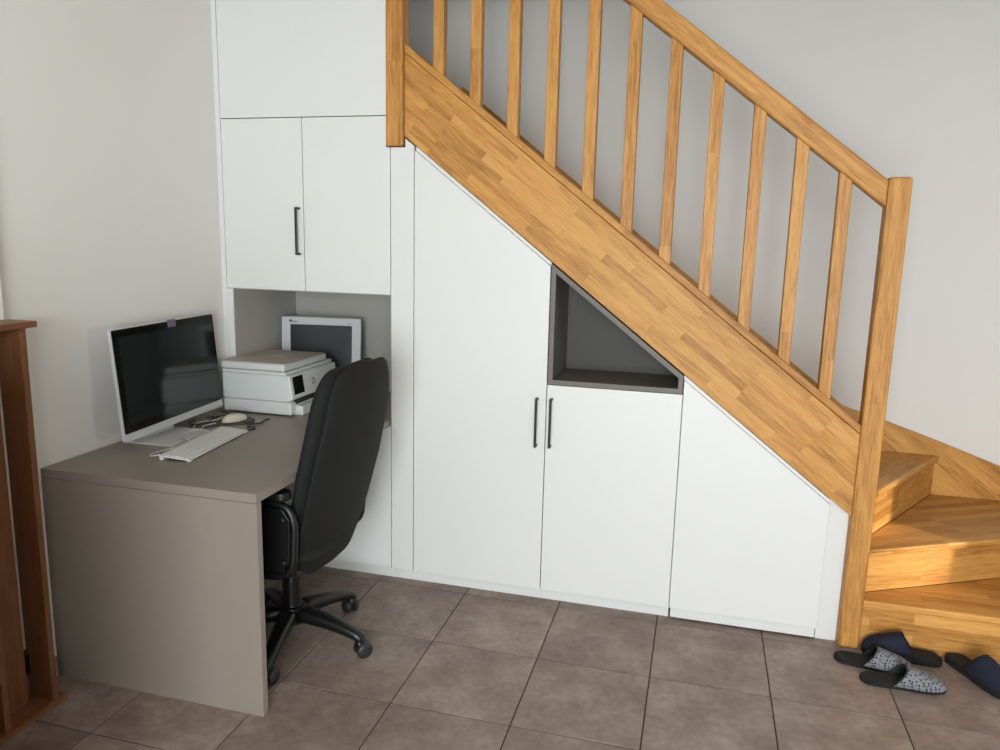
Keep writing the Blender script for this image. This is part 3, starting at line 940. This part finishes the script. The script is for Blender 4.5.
cable([(0.05, -0.30, 0.0), (0.09, -0.385, 0.004), (0.15, -0.36, 0.004), (0.11, -0.25, 0.004), (0.13, -0.17, 0.0), (0.06, -0.13, 0.0)], 0.0026, M_cableb, 'dark cable coiled on the desk under the computer screen')
cable([(0.352, -0.385, 0.0), (0.368, -0.355, 0.0), (0.35, -0.325, 0.0), (0.325, -0.335, 0.0), (0.315, -0.295, 0.0), (0.335, -0.26, 0.0), (0.325, -0.215, 0.0), (0.333, -0.185, 0.0)], 0.0030, M_cableb, 'short black cable on the desk to the right of the mouse')
cable([(0.28, -0.29, 0.0), (0.295, -0.245, 0.0), (0.262, -0.2, 0.0), (0.2, -0.185, 0.0), (0.12, -0.21, 0.0), (0.07, -0.25, 0.0)], 0.0022, M_cableb, 'thin dark cable curving around behind the mouse')

# ------------------------------------------------------------------ wooden stand at the left edge
sh = empty('shelf_stand', (0.07, -1.45, 0.0), 'narrow reddish wooden shelf stand against the left wall', 'shelf')
link('base_board', box(0.0315, 0.136, -1.86, -1.122, 0.0, 0.019), W_redy, sh, bevel=0.002)
link('top_board', box(0.0315, 0.138, -1.88, -1.118, 1.232, 1.251), W_redy, sh, bevel=0.002)
for y in (-1.17, -1.345, -1.60, -1.83):
    link('upright_board', box(0.033, 0.126, y, y + 0.021, 0.019, 1.232), W_red, sh, bevel=0.002)
for ya_, yb_ in ((-1.324, -1.200), (-1.579, -1.3455), (-1.809, -1.6005)):
    link('rear_panel', box(0.045, 0.060, ya_, yb_, 0.019, 1.232), W_red, sh, bevel=0.001)
link('socket_box', box(0.012, 0.044, -1.225, -1.150, 0.10, 0.17), M_blackplastic, sh)

# unseen wooden furniture added by the left wall to shade the desk panel
sb = empty('light_blocker', (0.33, -2.6, 0.0), 'unseen reddish wooden block added along the left wall to shade the desk panel', 'light_blocker')
link('body', box(0.035, 0.74, -3.25, -1.95, 0.06, 1.21), W_red, sb, bevel=0.003)
link('top_board', box(0.032, 0.77, -3.28, -1.92, 1.211, 1.24), W_redy, sb, bevel=0.004)
link('plinth', box(0.05, 0.70, -3.22, -1.98, 0.0, 0.059), W_redy, sb)
for y0 in (-3.23, -2.59):
    dd = link('door', box(0.7405, 0.758, y0, y0 + 0.62, 0.09, 1.18), W_red, sb, bevel=0.004)
    ky = y0 + (0.57 if y0 < -3 else 0.05)
    link('knob', lathe([(0.006, 0.0), (0.006, 0.012), (0.014, 0.018), (0.014, 0.026), (0.006, 0.03)], (0.7582, ky, 0.66), 'x', 14), W_red, dd, smooth=True)

# ------------------------------------------------------------------ slippers
def slipper(name, heel, toe, label, cat, m_up, m_sole, m_in, half=0.047, sole_h=0.013, hv=0.062, group=None, throat=0.52):
    heel, toe = Vector(heel), Vector(toe)
    d = toe - heel; L = d.length; d.normalize(); p = Vector((-d.y, d.x))
    root = empty(name, (heel.x + d.x * L / 2, heel.y + d.y * L / 2, 0), label, cat, group)
    def W(s):                                            # half-width along the length
        tab = [(0, 0.0), (0.015, 0.42), (0.05, 0.66), (0.10, 0.80), (0.22, 0.85), (0.40, 0.85), (0.55, 0.93), (0.68, 1.0), (0.80, 0.98), (0.90, 0.82), (0.96, 0.58), (0.99, 0.3), (1.0, 0.0)]
        return interp(s, tab) * half
    def P(s, v, z): q = heel + d * (s * L) + p * v; return (q.x, q.y, z)
    S = [0, 0.01, 0.03, 0.06, 0.1, 0.16, 0.25, 0.35, 0.45, 0.55, 0.65, 0.74, 0.82, 0.89, 0.94, 0.975, 0.99, 1.0]
    outl = [(s, W(s)) for s in S] + [(s, -W(s)) for s in S[-2:0:-1]]
    def disc(z0, z1, k, lift=0.0):
        bm = bmesh.new()
        A = [bm.verts.new(P(0.5 + (s - 0.5) * k, v * k, z0)) for s, v in outl]
        B = [bm.verts.new(P(0.5 + (s - 0.5) * k, v * k, z1)) for s, v in outl]
        n = len(outl); bm.faces.new(A[::-1]); bm.faces.new(B)
        for i in range(n): bm.faces.new([A[i], A[(i + 1) % n], B[(i + 1) % n], B[i]])
        return bm
    link('sole', disc(0.0, sole_h, 1.0), m_sole, root, bevel=0.004)
    link('insole', disc(sole_h + 0.0002, sole_h + 0.005, 0.93), m_in, root, bevel=0.0015)
    NS, NT = 14, 17
    bm = bmesh.new(); rows_ = []
    edge = []
    for j in range(NT):
        t = -1 + 2 * j / (NT - 1)
        s0 = throat - 0.17 * abs(t) ** 2.2
        col = []
        for i in range(NS + 1):
            f = i / NS
            s = s0 + (0.985 - s0) * (1 - (1 - f) ** 1.25)
            w = W(s) * 0.985
            h = hv * interp(s, [(0.3, 0.45), (0.40, 0.72), (0.5, 0.97), (0.55, 1.0), (0.7, 0.80), (0.85, 0.58), (0.95, 0.36), (0.985, 0.16)])
            ang = t * math.pi / 2
            col.append(bm.verts.new(P(s, w * math.copysign(abs(math.sin(ang)) ** 0.8, ang), sole_h - 0.003 + h * max(0.0, math.cos(ang)) ** 0.72)))
        rows_.append(col); edge.append(col[0].co.copy())
    for j in range(NT - 1):
        for i in range(NS):
            bm.faces.new([rows_[j][i], rows_[j][i + 1], rows_[j + 1][i + 1], rows_[j + 1][i]])
    up = link('upper', bm, m_up, root, smooth=True)
    sm = up.modifiers.new('thick', 'SOLIDIFY'); sm.thickness = 0.004; sm.offset = -1; sm.material_offset = 1; sm.material_offset_rim = 1
    up.data.materials.append(m_in)
    link('binding', tube(edge, 0.0028, 6), m_sole, root, smooth=True)
    return root

slipper('slipper', (2.708, -0.216), (2.992, -0.203), 'grey patterned slipper nearest the camera with a black sole', 'slipper', M_knit, M_sole, M_insole, group='grey slippers')
slipper('slipper', (2.640, -0.088), (2.912, -0.120), 'grey patterned slipper partly behind the front one, heel beside the newel post', 'slipper', M_knit, M_sole, M_insole, group='grey slippers')
slipper('slipper', (3.028, -0.020), (2.752, -0.003), 'dark navy slipper lying along the bottom stair riser', 'slipper', M_navy, M_sole, M_insole, hv=0.078, half=0.047, sole_h=0.024, group='navy slippers')
slipper('slipper', (3.064, 0.036), (3.200, -0.215), 'dark navy slipper pointing away from the stairs at the right edge', 'slipper', M_navy, M_sole, M_insole, hv=0.078, half=0.047, sole_h=0.024, group='navy slippers')
